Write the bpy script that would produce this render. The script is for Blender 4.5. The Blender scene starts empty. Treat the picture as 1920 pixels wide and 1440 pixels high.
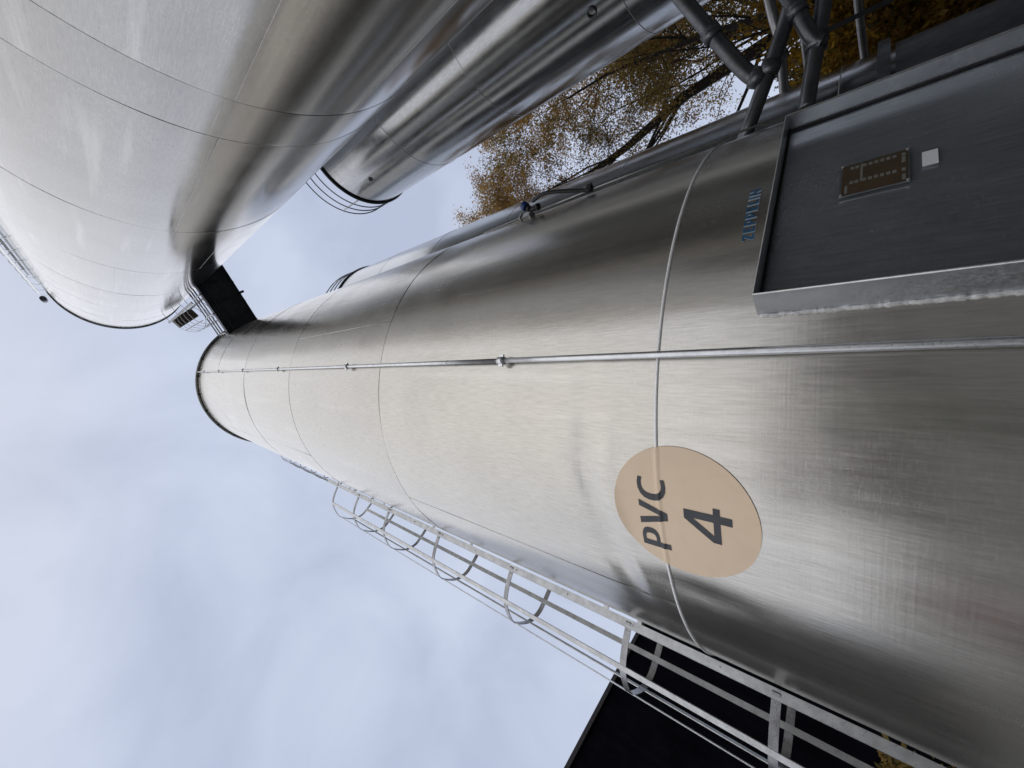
import bpy, bmesh, math, random
import numpy as np
from mathutils import Vector, Matrix, noise
random.seed(7)
R_ = math.radians
scene = bpy.context.scene
COL = scene.collection
HC = 1.65                      # eye height of the photographer above the yard

# ------------------------------------------------------------------ camera
W_, H_, F_ = 1920.0, 1440.0, 719.75
VX, VY = 202.7, 703.9          # where the plumb lines meet in the photograph
zen = Vector((VX - W_/2, VY - H_/2, F_)).normalized()
fwd = (Vector((0, 0, 1)) - zen * zen.z).normalized()
rgt = fwd.cross(zen)
cam_d = bpy.data.cameras.new('camera'); cam = bpy.data.objects.new('camera', cam_d); COL.objects.link(cam)
cx_ = Vector((rgt.x, fwd.x, zen.x)); cy_ = -Vector((rgt.y, fwd.y, zen.y)); cz_ = -Vector((rgt.z, fwd.z, zen.z))
M = Matrix((cx_, cy_, cz_)).transposed().to_4x4(); M.translation = (0, 0, HC)
cam.matrix_world = M
cam_d.sensor_width = 36.0; cam_d.lens = F_ / W_ * 36.0; cam_d.clip_start = 0.05; cam_d.clip_end = 2000
scene.camera = cam
# ------------------------------------------------------------------ light
SUN_AZ, SUN_EL = 188.0, 42.0   # azimuth measured from +Y toward +X
world = bpy.data.worlds.new('World'); scene.world = world; world.use_nodes = True
nt = world.node_tree; nt.nodes.clear()
out = nt.nodes.new('ShaderNodeOutputWorld'); bg = nt.nodes.new('ShaderNodeBackground')
sky = nt.nodes.new('ShaderNodeTexSky'); sky.sky_type = 'NISHITA'; sky.sun_disc = False
sky.sun_elevation = R_(SUN_EL); sky.sun_rotation = R_(SUN_AZ); sky.air_density = 1.0; sky.dust_density = 2.0
tc = nt.nodes.new('ShaderNodeTexCoord')
n1 = nt.nodes.new('ShaderNodeTexNoise'); n1.inputs['Scale'].default_value = 3.4; n1.inputs['Detail'].default_value = 6; n1.inputs['Roughness'].default_value = 0.5
n1.inputs['Distortion'].default_value = 0.4
nt.links.new(tc.outputs['Generated'], n1.inputs['Vector'])
cr = nt.nodes.new('ShaderNodeValToRGB')
cr.color_ramp.elements[0].position = 0.36; cr.color_ramp.elements[0].color = (5.0, 5.6, 7.2, 1)
cr.color_ramp.elements[1].position = 0.64; cr.color_ramp.elements[1].color = (6.3, 6.95, 8.55, 1)
nt.links.new(n1.outputs['Fac'], cr.inputs['Fac'])
# thinner, whiter cloud round the hidden sun
sd = Vector((math.sin(R_(SUN_AZ))*math.cos(R_(SUN_EL)), math.cos(R_(SUN_AZ))*math.cos(R_(SUN_EL)), math.sin(R_(SUN_EL))))
nrm = nt.nodes.new('ShaderNodeVectorMath'); nrm.operation = 'NORMALIZE'
dt = nt.nodes.new('ShaderNodeVectorMath'); dt.operation = 'DOT_PRODUCT'; dt.inputs[1].default_value = sd
nt.links.new(tc.outputs['Generated'], nrm.inputs[0]); nt.links.new(nrm.outputs['Vector'], dt.inputs[0])
mr = nt.nodes.new('ShaderNodeMapRange'); mr.interpolation_type = 'SMOOTHSTEP'
mr.inputs['From Min'].default_value = 0.55; mr.inputs['From Max'].default_value = 1.0; mr.inputs['To Max'].default_value = 0.35
nt.links.new(dt.outputs['Value'], mr.inputs['Value'])
mg = nt.nodes.new('ShaderNodeMix'); mg.data_type = 'RGBA'
nt.links.new(mr.outputs['Result'], mg.inputs['Factor']); nt.links.new(cr.outputs['Color'], mg.inputs['A']); mg.inputs['B'].default_value = (9.6, 9.2, 8.6, 1)
mx = nt.nodes.new('ShaderNodeMix'); mx.data_type = 'RGBA'; mx.inputs['Factor'].default_value = 0.95
nt.links.new(sky.outputs['Color'], mx.inputs['A']); nt.links.new(mg.outputs['Result'], mx.inputs['B'])
nt.links.new(mx.outputs['Result'], bg.inputs['Color']); bg.inputs['Strength'].default_value = 0.1
nt.links.new(bg.outputs['Background'], out.inputs['Surface'])
sl = bpy.data.lights.new('sun', 'SUN'); sl.energy = 1.35; sl.angle = R_(140); sl.color = (1.0, 0.95, 0.88)
sun = bpy.data.objects.new('sun', sl); COL.objects.link(sun)
sun.rotation_euler = (-sd).to_track_quat('-Z', 'Y').to_euler()
scene.view_settings.view_transform = 'Standard'; scene.view_settings.look = 'None'
scene.view_settings.exposure = 0.0; scene.view_settings.gamma = 1.0; scene.view_settings.use_curve_mapping = False

# ------------------------------------------------------------------ helpers
def link(name, me, mats=None, parent=None, loc=None):
    o = bpy.data.objects.new(name, me); COL.objects.link(o)
    if mats is not None and me is not None and not me.materials:
        for m in (mats if isinstance(mats, (list, tuple)) else [mats]): me.materials.append(m)
    if parent: o.parent = parent
    if loc: o.location = loc
    return o
def empty(name, loc=(0, 0, 0), rz=0):
    o = bpy.data.objects.new(name, None); o.empty_display_size = 0.2; COL.objects.link(o); o.location = loc; o.rotation_euler = (0, 0, rz); return o
def tag(o, label=None, cat=None, group=None, kind=None):
    if label: o['label'] = label
    if cat: o['category'] = cat
    if group: o['group'] = group
    if kind: o['kind'] = kind
    return o
class MB:
    def __init__(s): s.v = []; s.f = []; s.sm = []; s.mi = []; s.uv = []
    def add(s, verts, faces, smooth=False, mi=0):
        b = len(s.v); s.v += [tuple(p) for p in verts]
        for f in faces: s.f.append(tuple(b+i for i in f)); s.sm.append(smooth); s.mi.append(mi)
    def box(s, c, ax, ay, az, mi=0):                 # centre and three half-axes
        c = Vector(c); ax = Vector(ax); ay = Vector(ay); az = Vector(az)
        P = [c + i*ax + j*ay + k*az for k in (-1, 1) for j in (-1, 1) for i in (-1, 1)]
        s.add(P, [(0,2,3,1),(4,5,7,6),(0,1,5,4),(2,6,7,3),(0,4,6,2),(1,3,7,5)], mi=mi)
    def tube(s, pts, r, n=10, closed=False, caps=True, mi=0):
        pts = [Vector(p) for p in pts]; N = len(pts); rr = r if isinstance(r, (list, tuple)) else [r]*N
        t0 = (pts[1]-pts[0]).normalized(); up = Vector((0, 0, 1)) if abs(t0.z) < .9 else Vector((1, 0, 0))
        x = t0.cross(up).normalized(); V = []
        for i, p in enumerate(pts):
            if closed: t = (pts[(i+1) % N]-pts[i-1]).normalized()
            else: t = (pts[min(i+1, N-1)]-pts[max(i-1, 0)]).normalized()
            x = (x - t*x.dot(t)).normalized(); y = t.cross(x)
            V += [p + rr[i]*(math.cos(a)*x + math.sin(a)*y) for a in [2*math.pi*k/n for k in range(n)]]
        Fs = []
        for i in range(N if closed else N-1):
            j = (i+1) % N
            Fs += [(i*n+k, i*n+(k+1) % n, j*n+(k+1) % n, j*n+k) for k in range(n)]
        s.add(V, Fs, True, mi)
        if caps and not closed:
            b = len(s.v) - len(V); s.f.append(tuple(b+k for k in reversed(range(n)))); s.sm.append(False); s.mi.append(mi)
            s.f.append(tuple(b+(N-1)*n+k for k in range(n))); s.sm.append(False); s.mi.append(mi)
    def strip(s, pts, wv, th, closed=False, mi=0):    # flat bar along pts; wv(i)=half width vector, thickness th along normal
        pts = [Vector(p) for p in pts]; N = len(pts); V = []
        for i, p in enumerate(pts):
            t = (pts[(i+1) % N]-pts[i-1]).normalized() if closed else (pts[min(i+1, N-1)]-pts[max(i-1, 0)]).normalized()
            w = Vector(wv) if not callable(wv) else Vector(wv(i)); nn = t.cross(w).normalized()*th/2
            V += [p+w+nn, p-w+nn, p-w-nn, p+w-nn]
        Fs = []
        for i in range(N if closed else N-1):
            j = (i+1) % N; Fs += [(i*4+k, i*4+(k+1) % 4, j*4+(k+1) % 4, j*4+k) for k in range(4)]
        if not closed: Fs += [(3, 2, 1, 0), ((N-1)*4, (N-1)*4+1, (N-1)*4+2, (N-1)*4+3)]
        s.add(V, Fs, False, mi)
    def mesh(s, name='m'):
        me = bpy.data.meshes.new(name); me.from_pydata(s.v, [], s.f); me.polygons.foreach_set('use_smooth', s.sm); me.polygons.foreach_set('material_index', s.mi)
        me.update(); return me
    def build(s, name, mats, parent=None, loc=None): return link(name, s.mesh(name), mats, parent, loc)
def smooth_path(P, k=8):                              # Catmull-Rom
    P = [Vector(p) for p in P]; Q = [P[0]*2-P[1]] + P + [P[-1]*2-P[-2]]; o = []
    for i in range(1, len(Q)-2):
        a, b, c, d = Q[i-1:i+3]
        for j in range(k):
            t = j/k; o.append(.5*((2*b)+(c-a)*t+(2*a-5*b+4*c-d)*t*t+(3*b-a-3*c+d)*t**3))
    o.append(P[-1]); return o
def pol(az, rho, h):                                  # azimuth from +Y toward +X, distance on plan, height above the eye
    return Vector((rho*math.sin(R_(az)), rho*math.cos(R_(az)), h+HC))

# ------------------------------------------------------------------ materials
def newmat(name):
    m = bpy.data.materials.new(name); m.use_nodes = True; nt = m.node_tree; b = nt.nodes['Principled BSDF']; return m, nt, b
def nd(nt, t, **kw):
    n = nt.nodes.new(t)
    for k, v in kw.items():
        if k in n.inputs: n.inputs[k].default_value = v
        else: setattr(n, k, v)
    return n
def noise_(nt, vec, scale, detail=3, rough=.5, sc=None, loc=None):
    if sc or loc:
        mp = nd(nt, 'ShaderNodeMapping'); nt.links.new(vec, mp.inputs['Vector'])
        if sc: mp.inputs['Scale'].default_value = sc
        if loc: mp.inputs['Location'].default_value = loc
        vec = mp.outputs['Vector']
    n = nd(nt, 'ShaderNodeTexNoise', Scale=scale, Detail=detail, Roughness=rough); nt.links.new(vec, n.inputs['Vector']); return n.outputs['Fac']
def rng(nt, val, a, b, c, d, smooth=False):
    n = nd(nt, 'ShaderNodeMapRange'); n.interpolation_type = 'SMOOTHSTEP' if smooth else 'LINEAR'
    n.inputs['From Min'].default_value = a; n.inputs['From Max'].default_value = b; n.inputs['To Min'].default_value = c; n.inputs['To Max'].default_value = d
    nt.links.new(val, n.inputs['Value']); return n.outputs['Result']
def math_(nt, op, a, b=None):
    n = nd(nt, 'ShaderNodeMath', operation=op)
    for i, v in enumerate((a, b)):
        if v is None: continue
        if isinstance(v, (int, float)): n.inputs[i].default_value = v
        else: nt.links.new(v, n.inputs[i])
    return n.outputs[0]
def mixc(nt, fac, a, b):
    n = nd(nt, 'ShaderNodeMix', data_type='RGBA')
    for k, v in (('Factor', fac), ('A', a), ('B', b)):
        if isinstance(v, (int, float)): n.inputs[k].default_value = v
        elif isinstance(v, tuple): n.inputs[k].default_value = (*v, 1)
        else: nt.links.new(v, n.inputs[k])
    return n.outputs['Result']
def steel(name, base=(.66, .66, .645), dark=(.5, .5, .49), rough=(.16, .27), grain=.25, scuff=.5, wear=1.0, aniso=.35, diffuse=.0):
    """rolled sheet: u runs round the tank in metres, v up the tank in metres"""
    m, nt, b = newmat(name); uv = nd(nt, 'ShaderNodeUVMap').outputs['UV']
    oi = nd(nt, 'ShaderNodeObjectInfo').outputs['Random']
    off = nd(nt, 'ShaderNodeCombineXYZ'); nt.links.new(math_(nt, 'MULTIPLY', oi, 37.0), off.inputs[0]); nt.links.new(math_(nt, 'MULTIPLY', oi, 91.0), off.inputs[1])
    va = nd(nt, 'ShaderNodeVectorMath', operation='ADD'); nt.links.new(uv, va.inputs[0]); nt.links.new(off.outputs[0], va.inputs[1]); vec = va.outputs['Vector']
    g = noise_(nt, vec, 1.0, 4, .6, (120, 8, 1))            # vertical drawing marks
    g2 = noise_(nt, vec, 1.0, 3, .6, (26, .8, 1))
    h = noise_(nt, vec, 1.0, 3, .55, (1.2, 70, 1))          # faint horizontal rolling marks
    bl = noise_(nt, vec, 1.4, 4, .6)                         # broad bloom
    sp = noise_(nt, vec, 30, 2, .7)
    s1 = noise_(nt, vec, 1.0, 2, .5, (24, 150, 1)); s2 = noise_(nt, vec, 1.0, 2, .5, (130, 22, 1)); pm = noise_(nt, vec, 1.7, 3, .5, None, (3, 8, 0))
    sc = math_(nt, 'MAXIMUM', rng(nt, s1, .50, .78, 0, 1), rng(nt, s2, .52, .80, 0, 1)); sc = math_(nt, 'MULTIPLY', sc, rng(nt, pm, .38, .62, .1*scuff, scuff, True))
    run = noise_(nt, vec, 1.0, 3, .5, (7, .35, 1), (11, 2, 0))
    run = rng(nt, run, .58, .72, 0, .42*wear)
    f = math_(nt, 'ADD', math_(nt, 'MULTIPLY', g, .68), math_(nt, 'MULTIPLY', bl, .32))
    c = mixc(nt, rng(nt, f, .40, .60, 0, 1), dark, base)
    c = mixc(nt, run, c, (.72, .71, .67))
    c = mixc(nt, sc, c, (.76, .76, .74))
    tint = rng(nt, oi, 0, 1, .93, 1.0); hv = nd(nt, 'ShaderNodeHueSaturation'); nt.links.new(c, hv.inputs['Color']); nt.links.new(tint, hv.inputs['Value'])
    nt.links.new(hv.outputs['Color'], b.inputs['Base Color'])
    b.inputs['Metallic'].default_value = 1.0 - diffuse
    r = rng(nt, math_(nt, 'ADD', math_(nt, 'MULTIPLY', bl, .6), math_(nt, 'MULTIPLY', g2, .4)), .36, .64, rough[0], rough[1])
    r = math_(nt, 'ADD', r, math_(nt, 'MULTIPLY', sc, .12)); nt.links.new(r, b.inputs['Roughness'])
    if aniso:
        tg = nd(nt, 'ShaderNodeTangent'); tg.direction_type = 'UV_MAP'; nt.links.new(tg.outputs[0], b.inputs['Tangent']); b.inputs['Anisotropic'].default_value = aniso
        b.inputs['Anisotropic Rotation'].default_value = .25
    bp = nd(nt, 'ShaderNodeBump', Strength=grain, Distance=.0006)
    hh = math_(nt, 'ADD', math_(nt, 'MULTIPLY', g, .6), math_(nt, 'ADD', math_(nt, 'MULTIPLY', h, .5), math_(nt, 'MULTIPLY', sp, .5)))
    nt.links.new(hh, bp.inputs['Height']); nt.links.new(bp.outputs[0], b.inputs['Normal'])
    return m
def plain(name, col, rough=.5, metal=0.0, var=.25, scale=12, bump=.15, dist=.002, dirt=None):
    m, nt, b = newmat(name); oc = nd(nt, 'ShaderNodeTexCoord').outputs['Object']
    n = noise_(nt, oc, scale, 5, .6); n2 = noise_(nt, oc, scale*9, 3, .6)
    c = mixc(nt, rng(nt, n, .3, .7, 0, 1), tuple(x*(1-var) for x in col), tuple(min(1, x*(1+var)) for x in col))
    if dirt: c = mixc(nt, rng(nt, n2, .55, .75, 0, .6), c, dirt)
    nt.links.new(c, b.inputs['Base Color']); b.inputs['Metallic'].default_value = metal
    nt.links.new(rng(nt, n2, .3, .7, max(.05, rough-.1), min(1, rough+.1)), b.inputs['Roughness'])
    bp = nd(nt, 'ShaderNodeBump', Strength=bump, Distance=dist); nt.links.new(n2, bp.inputs['Height']); nt.links.new(bp.outputs[0], b.inputs['Normal'])
    return m
M_A = steel('sheet_front', (.565, .54, .485), (.475, .455, .41), (.18, .28), .4, .26, .55, .25, diffuse=.11)
M_B = steel('sheet_tall', (.375, .37, .357), (.33, .325, .315), (.12, .19), .15, .25, .6, .2, diffuse=.03)
M_C = steel('sheet_narrow', (.45, .455, .45), (.33, .335, .335), (.12, .21), .2, .3, .8, .2, diffuse=.03)
M_D = steel('sheet_back', (.50, .50, .49), (.42, .42, .41), (.16, .25), .2, .2)
M_DOOR = steel('sheet_door', (.54, .58, .62), (.40, .44, .48), (.15, .29), .5, .5, 1.1, .2, diffuse=.2)
M_FRAME = plain('frame_metal', (.52, .54, .56), .38, 1.0, .12, 9, .2)
M_WELD = plain('weld_metal', (.60, .60, .59), .42, .75, .15, 30, .4)
M_BEAD = plain('rough_bead', (.75, .75, .74), .35, 1.0, .25, 60, .9, .004)
M_GALV = plain('galvanised', (.46, .465, .46), .36, .85, .2, 14, .25)
M_PIPE = plain('conductor_metal', (.62, .63, .63), .36, 1.0, .12, 14, .25)
M_HOOP = plain('hoop_metal', (.27, .27, .275), .33, .95, .3, 9, .25)
M_RIM = plain('dark_rim', (.10, .11, .12), .45, .6, .2)
M_TUBE = plain('tube_steel', (.17, .175, .185), .42, .85, .25, 6)
M_TUBE2 = plain('tube_bright', (.45, .45, .45), .38, 1.0, .2, 6)
M_DECK = plain('deck_steel', (.07, .08, .09), .6, .5, .3, 4)
M_BOX = plain('rusty_box', (.10, .085, .065), .7, .2, .4, 8)
M_BEIGE = plain('sign_beige', (.84, .65, .455), .42, 0, .04, 2, .03, .001, (.79, .61, .425))
M_INK = plain('sign_ink', (.035, .038, .045), .4, 0, .08, 3, .03)
M_BLUEINK = plain('letter_blue', (.02, .09, .19), .3, 0, .2, 20)
M_EDGE = plain('letter_edge', (.42, .47, .50), .35, 0, .1, 20)
M_WHITE = plain('paper_white', (.74, .75, .78), .5, 0, .04, 6, .02)
M_BROWN = plain('plate_brown', (.062, .042, .022), .55, 0, .2, 12, .05)
M_GREY = plain('plate_grey', (.17, .175, .155), .5, 0, .1, 12, .05)
M_BLACK = plain('black_rubber', (.015, .015, .017), .5, 0, .2)
M_BLUE = plain('blue_cap', (.012, .05, .19), .35, 0, .15)
M_WALL = plain('black_cladding', (.0045, .0042, .0065), .7, 0, .4, 1.5, .1)
M_WALL.node_tree.nodes['Principled BSDF'].inputs['Specular IOR Level'].default_value = .02
M_COPING = plain('dark_coping', (.02, .014, .014), .6, 0, .3)
M_ASPH = plain('concrete_yard', (.13, .13, .125), .85, 0, .25, 1.3, .6, .004)
M_BRICK = plain('dark_brick', (.07, .045, .035), .85, 0, .35, 3, .5)
M_HALL = plain('added_hall_grey', (.045, .045, .045), .8, 0, .3, 2, .3)
M_BARK = plain('bark', (.022, .017, .013), .9, 0, .4, 7, .6, .01)
def leafmat(name, cols, rough=.6):
    m, nt, b = newmat(name); geo = nd(nt, 'ShaderNodeNewGeometry').outputs['Random Per Island']
    cr = nd(nt, 'ShaderNodeValToRGB'); e = cr.color_ramp.elements
    e[0].color = (*cols[0], 1); e[1].color = (*cols[-1], 1); e[1].position = 1
    for i, c in enumerate(cols[1:-1]): k = e.new((i+1)/(len(cols)-1)); k.color = (*c, 1)
    nt.links.new(geo, cr.inputs['Fac'])
    oc = nd(nt, 'ShaderNodeTexCoord').outputs['Object']; n = noise_(nt, oc, .8, 3)
    hv = nd(nt, 'ShaderNodeHueSaturation'); nt.links.new(cr.outputs[0], hv.inputs['Color']); nt.links.new(rng(nt, n, .3, .7, .65, 1.3), hv.inputs['Value'])
    nt.links.new(hv.outputs[0], b.inputs['Base Color']); b.inputs['Roughness'].default_value = rough
    try: b.inputs['Transmission Weight'].default_value = 0.0
    except Exception: pass
    tr = nd(nt, 'ShaderNodeBsdfTranslucent'); nt.links.new(hv.outputs[0], tr.inputs['Color'])
    mx = nd(nt, 'ShaderNodeMixShader'); mx.inputs[0].default_value = .65
    nt.links.new(b.outputs[0], mx.inputs[1]); nt.links.new(tr.outputs[0], mx.inputs[2]); nt.links.new(mx.outputs[0], nt.nodes['Material Output'].inputs['Surface'])
    return m
M_LIME = leafmat('leaf_lime', [(.10, .17, .03), (.16, .24, .04), (.20, .26, .05)])
M_RED = plain('red_paint', (.30, .035, .03), .45)
M_RUST = leafmat('leaf_rust', [(.30, .17, .05), (.40, .24, .07), (.50, .33, .11), (.36, .20, .07), (.28, .25, .08)])
M_MIX = leafmat('leaf_mix', [(.18, .16, .04), (.28, .18, .05), (.34, .22, .06), (.15, .16, .04)])
M_OCHRE = leafmat('leaf_ochre', [(.22, .11, .018), (.32, .18, .022), (.38, .23, .03), (.16, .13, .03)])
M_GREEN = leafmat('leaf_green', [(.025, .045, .012), (.05, .075, .015), (.08, .09, .02), (.04, .06, .015)])

# ------------------------------------------------------------------ setting: the ground
g = MB(); S = 600; n = 24
for i in range(n+1):
    for j in range(n+1): g.v.append((-S+2*S*i/n, -S+2*S*j/n, 0))
for i in range(n):
    for j in range(n): g.f.append((i*(n+1)+j, (i+1)*(n+1)+j, (i+1)*(n+1)+j+1, i*(n+1)+j+1)); g.sm.append(False); g.mi.append(0)
tag(g.build('ground', M_ASPH), 'grey concrete yard the silos stand on', None, None, 'structure')

# ------------------------------------------------------------------ silos
A0 = 0.0                       # where each sheet's vertical joint sits
def disp(seed, a, z, R, amp):
    s = seed*1.7
    d = .40*math.sin(5*a+1.3*z+s)+.30*math.sin(9*a-.8*z+2*s)+.22*math.sin(13*a+2.1*z+3*s)+.20*math.sin(3*a+2.9*z+s)
    nn = noise.noise(Vector((R*math.cos(a)*1.1+seed*9, R*math.sin(a)*1.1, z*.6)))
    n2 = noise.noise(Vector((R*math.cos(a)*3.2+seed*5, R*math.sin(a)*3.2, z*1.3)))
    return amp*(.45*d + 1.5*nn + .5*n2)
def course(name, R, z0, z1, mat, parent, seed, seg, amp, extra=None, dz=.11, hole=None):
    """one ring of sheet, slightly wavy and drawn in a little beside its welds"""
    zs = [0, .015, .04, .08, .13]; L = z1-z0; k = max(2, int((L-.26)/dz)); zs += [.13+(L-.26)*i/k for i in range(1, k)]; zs += [L-.13, L-.08, L-.04, L-.015, L]
    if hole: zs = sorted(zs+[hole[0]-z0])
    V = []; uvs = []; rows = len(zs)
    for zz in zs:
        z = z0+zz; e = min(zz, L-zz)
        for i in range(seg):
            a = A0+2*math.pi*i/seg
            r = R + disp(seed, a, z, R, amp) - .0005*math.exp(-e/.035)*(1+.4*math.sin(17*a+seed))
            if extra: r += extra(a, z)
            V.append((r*math.sin(a), -r*math.cos(a), z))
    Fs = [(j*seg+i, j*seg+(i+1) % seg, (j+1)*seg+(i+1) % seg, (j+1)*seg+i) for j in range(rows-1) for i in range(seg)]
    me = bpy.data.meshes.new(name); me.from_pydata(V, [], Fs); me.polygons.foreach_set('use_smooth', [True]*len(Fs))
    uv = me.uv_layers.new(name='UVMap'); dat = np.zeros((len(Fs)*4, 2), dtype=np.float32); q = 0
    for j in range(rows-1):
        for i in range(seg):
            for (jj, ii) in ((j, i), (j, i+1), (j+1, i+1), (j+1, i)):
                dat[q] = (2*math.pi*R*ii/seg, zs[jj]+z0); q += 1
    uv.data.foreach_set('uv', dat.ravel()); me.update()
    if hole:                                           # cut the door opening out of the sheet
        bm = bmesh.new(); bm.from_mesh(me); kill = [f for f in bm.faces if all(hole[1](v.co) for v in f.verts)]
        bmesh.ops.delete(bm, geom=kill, context='FACES'); bm.to_mesh(me); bm.free()
    return link(name, me, mat, parent)
def ringpts(R, z, n=120): return [(R*math.sin(2*math.pi*i/n), -R*math.cos(2*math.pi*i/n), z) for i in range(n)]
M_SEAM = plain('bright_bead', (.88, .88, .87), .45, .2, .1, 40, .3)
def weld(R, z, r, parent, mat=None, name='weld_seam', n=160):
    m = MB(); m.tube(ringpts(R, z, n), r, 8, closed=True); return m.build(name, mat or M_WELD, parent)
def vweld(R, ang, z0, z1, parent, r=.0022):
    m = MB(); a = R_(ang); m.tube([(R*math.sin(a), -R*math.cos(a), z0), (R*math.sin(a), -R*math.cos(a), (z0+z1)/2), (R*math.sin(a), -R*math.cos(a), z1)], r, 6)
    return m.build('vertical_weld', M_WELD, parent)
def roof(R, z, parent, mat):
    m = MB(); n = 96
    V = [(R*math.sin(2*math.pi*i/n), -R*math.cos(2*math.pi*i/n), z) for i in range(n)] + [(0, 0, z+.45)]
    m.add(V, [(i, (i+1) % n, n) for i in range(n)], True); return m.build('roof', mat, parent)
def tank(name, cx, cy, R, seams, top, mat, label, seed, seg, amp, beads, extra=None, rim_t=.10, hole=None):
    root = empty(name, (cx, cy, 0)); tag(root, label, 'silo', 'round metal silos')
    hs = [-HC] + seams + [top]
    for i in range(len(hs)-1):
        course('shell_course', R - (.0012 if i % 2 else 0), hs[i]+HC, hs[i+1]+HC, mat, root, seed+i*.37, seg, amp, extra, dz=(.035 if extra and i < 3 else .11), hole=hole if i == 0 else None)
    for s_, r_ in zip(seams, beads):
        if r_: weld(R-.0005, s_+HC, r_, root, M_SEAM if r_ > .007 else None)
    roof(R, top+HC+.002, root, mat)
    m = MB(); m.tube(ringpts(R+.02, top+HC-rim_t*.3, 144), rim_t*.42, 8, closed=True); m.build('roof_rim', M_RIM, root)
    return root
AX, AY, AR = 3.6606*math.sin(R_(-1.087)), 3.6606*math.cos(R_(-1.087)), 1.9
def gs(x, s): return math.exp(-(x/s)**2)
def dentA(a, z):
    d = math.degrees((a+math.pi) % (2*math.pi)-math.pi); h = z-HC; r = 0
    if -45 < d < 6 and .2 < h < 2.4:
        w = gs((d+17)/1, 15)
        hc = 1.16-.0035*(d+12)**1 if d > -12 else 1.16+(d+12)*.0075
        r -= .024*gs(h-hc, .068)*w
        r += .010*gs(h-hc+.125, .045)*w
        r += .003*gs(h-1.45, .14)*gs(d+22, 10)
        r -= .006*gs(h-.60, .22)*gs(d+29.5, 2.2)
        r += .002*gs(h-.35, .12)*gs(d+15, 12)
    if 20 < d < 75 and 2.6 < h < 3.9:
        r -= .007*gs(h-3.2, .28)*gs(d-47, 7)
        r += .004*gs(h-3.0, .35)*gs(d-39, 5)
    return r
TH = R_(31.5); dn = Vector((math.sin(TH), -math.cos(TH), 0)); dtt = Vector((math.cos(TH), math.sin(TH), 0)); up = Vector((0, 0, 1))
FL = Vector((.3602, 1.6943, 0)) - Vector((AX, AY, 0)); DW = 1.18; DTOP = .352; DBOT = -1.52; DEP = .16
def in_door(p):
    q_ = Vector(p)-FL; w = q_.dot(dtt); return 0 < w < DW and q_.dot(dn) > -.8 and p.z <= DTOP+HC+1e-4
A0 = math.pi
A = tank('front_silo', AX, AY, AR, [.744, 3.41, 6.03, 8.65, 11.24], 14.04, M_A,
         'nearest metal silo carrying the round beige PVC 4 sign and an access door', 1.0, 420, .0019,
         [.0085, .001, .001, .0012, .0015], dentA, hole=(DTOP+HC, in_door))
for (an, z0, z1) in [(-35.2, .75, 3.41), (-33.6, 6.03, 8.65), (62, .75, 3.41), (20, 3.41, 6.03), (-37.5, 8.65, 14.0), (110, 3.41, 6.03)]:
    vweld(AR, an, z0+HC, z1+HC, A)
BX, BY, BR = 3.714*math.sin(R_(86.66)), 3.714*math.cos(R_(86.66)), 1.9
A0 = math.pi*.5
B = tank('tall_silo', BX, BY, BR, [.85, 3.12, 3.69, 6.48, 9.35, 12.15, 15.0, 17.9], 20.8, M_B,
         'tallest silo, leaning in over the walkway, its bare sheets mirroring the sky', 2.3, 300, .0013,
         [.0012, .0007, .0022, .0008, .0008, .0008, .0008, .0008], None, .05)
for (an, z0, z1) in [(-100.2, .85, 3.12), (-98.5, 3.12, 3.69), (-100.3, 3.69, 6.48), (-145, 3.69, 6.48), (-120, 6.48, 9.35), (-85, 9.35, 12.15), (-126, .85, 3.12)]:
    vweld(BR, an, z0+HC, z1+HC, B, .0012)
CX, CY, CR = 8.197*math.sin(R_(53.94)), 8.197*math.cos(R_(53.94)), 1.5
C = tank('narrow_silo', CX, CY, CR, [-.1, 2.53, 5.18, 7.76], 10.66, M_C,
         'narrow streaky silo behind the walkway with an open railing round its roof', 3.9, 200, .0014, [.004, .006, .005, .005], None, .09)
DX, DY, DR = 7.45*math.sin(R_(18.1)), 7.45*math.cos(R_(18.1)), 1.9
D = tank('rear_silo', DX, DY, DR, [.35, 2.96, 5.40, 7.92, 10.5], 13.25, M_D,
         'silo half hidden behind the front one, seen as a slim strip beside the tree', 5.2, 240, .0013, [.006, .004, .004, .004, .004], None, .07)
# skirt flange on the rear silo
m = MB(); m.strip([Vector(p) for p in ringpts(DR+.05, HC+.0, 120)], (0, 0, .05), .09, closed=True); m.build('skirt_flange', M_TUBE, D)
m = MB(); m.strip([Vector(p) for p in ringpts(DR+.012, HC-.75, 120)], (0, 0, .66), .012, closed=True); m.build('skirt_band', M_TUBE, D)
# inspection rings on the narrow silo
def port(root, cx, cy, R, az, h, r, t):
    # ring standing on the shell at a given azimuth from the eye
    d = Vector((math.sin(R_(az)), math.cos(R_(az)))); c = Vector((cx, cy)); b_ = c.dot(d); s = b_-math.sqrt(b_*b_-c.length_squared+R*R)
    p = d*s-c; nrm_ = Vector((p.x, p.y, 0)).normalized(); tx = Vector((-nrm_.y, nrm_.x, 0)); pc = Vector((p.x, p.y, h+HC))
    m = MB(); m.tube([pc+nrm_*.012+r*(math.cos(a)*tx+math.sin(a)*Vector((0, 0, 1))) for a in [2*math.pi*i/28 for i in range(28)]], t, 6, closed=True)
    return m.build('port_ring', M_TUBE, root)
port(C, CX, CY, CR, 48.75, 2.93, .06, .014)
port(C, CX, CY, CR, 48.6, 9.45, .05, .012)
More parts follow.
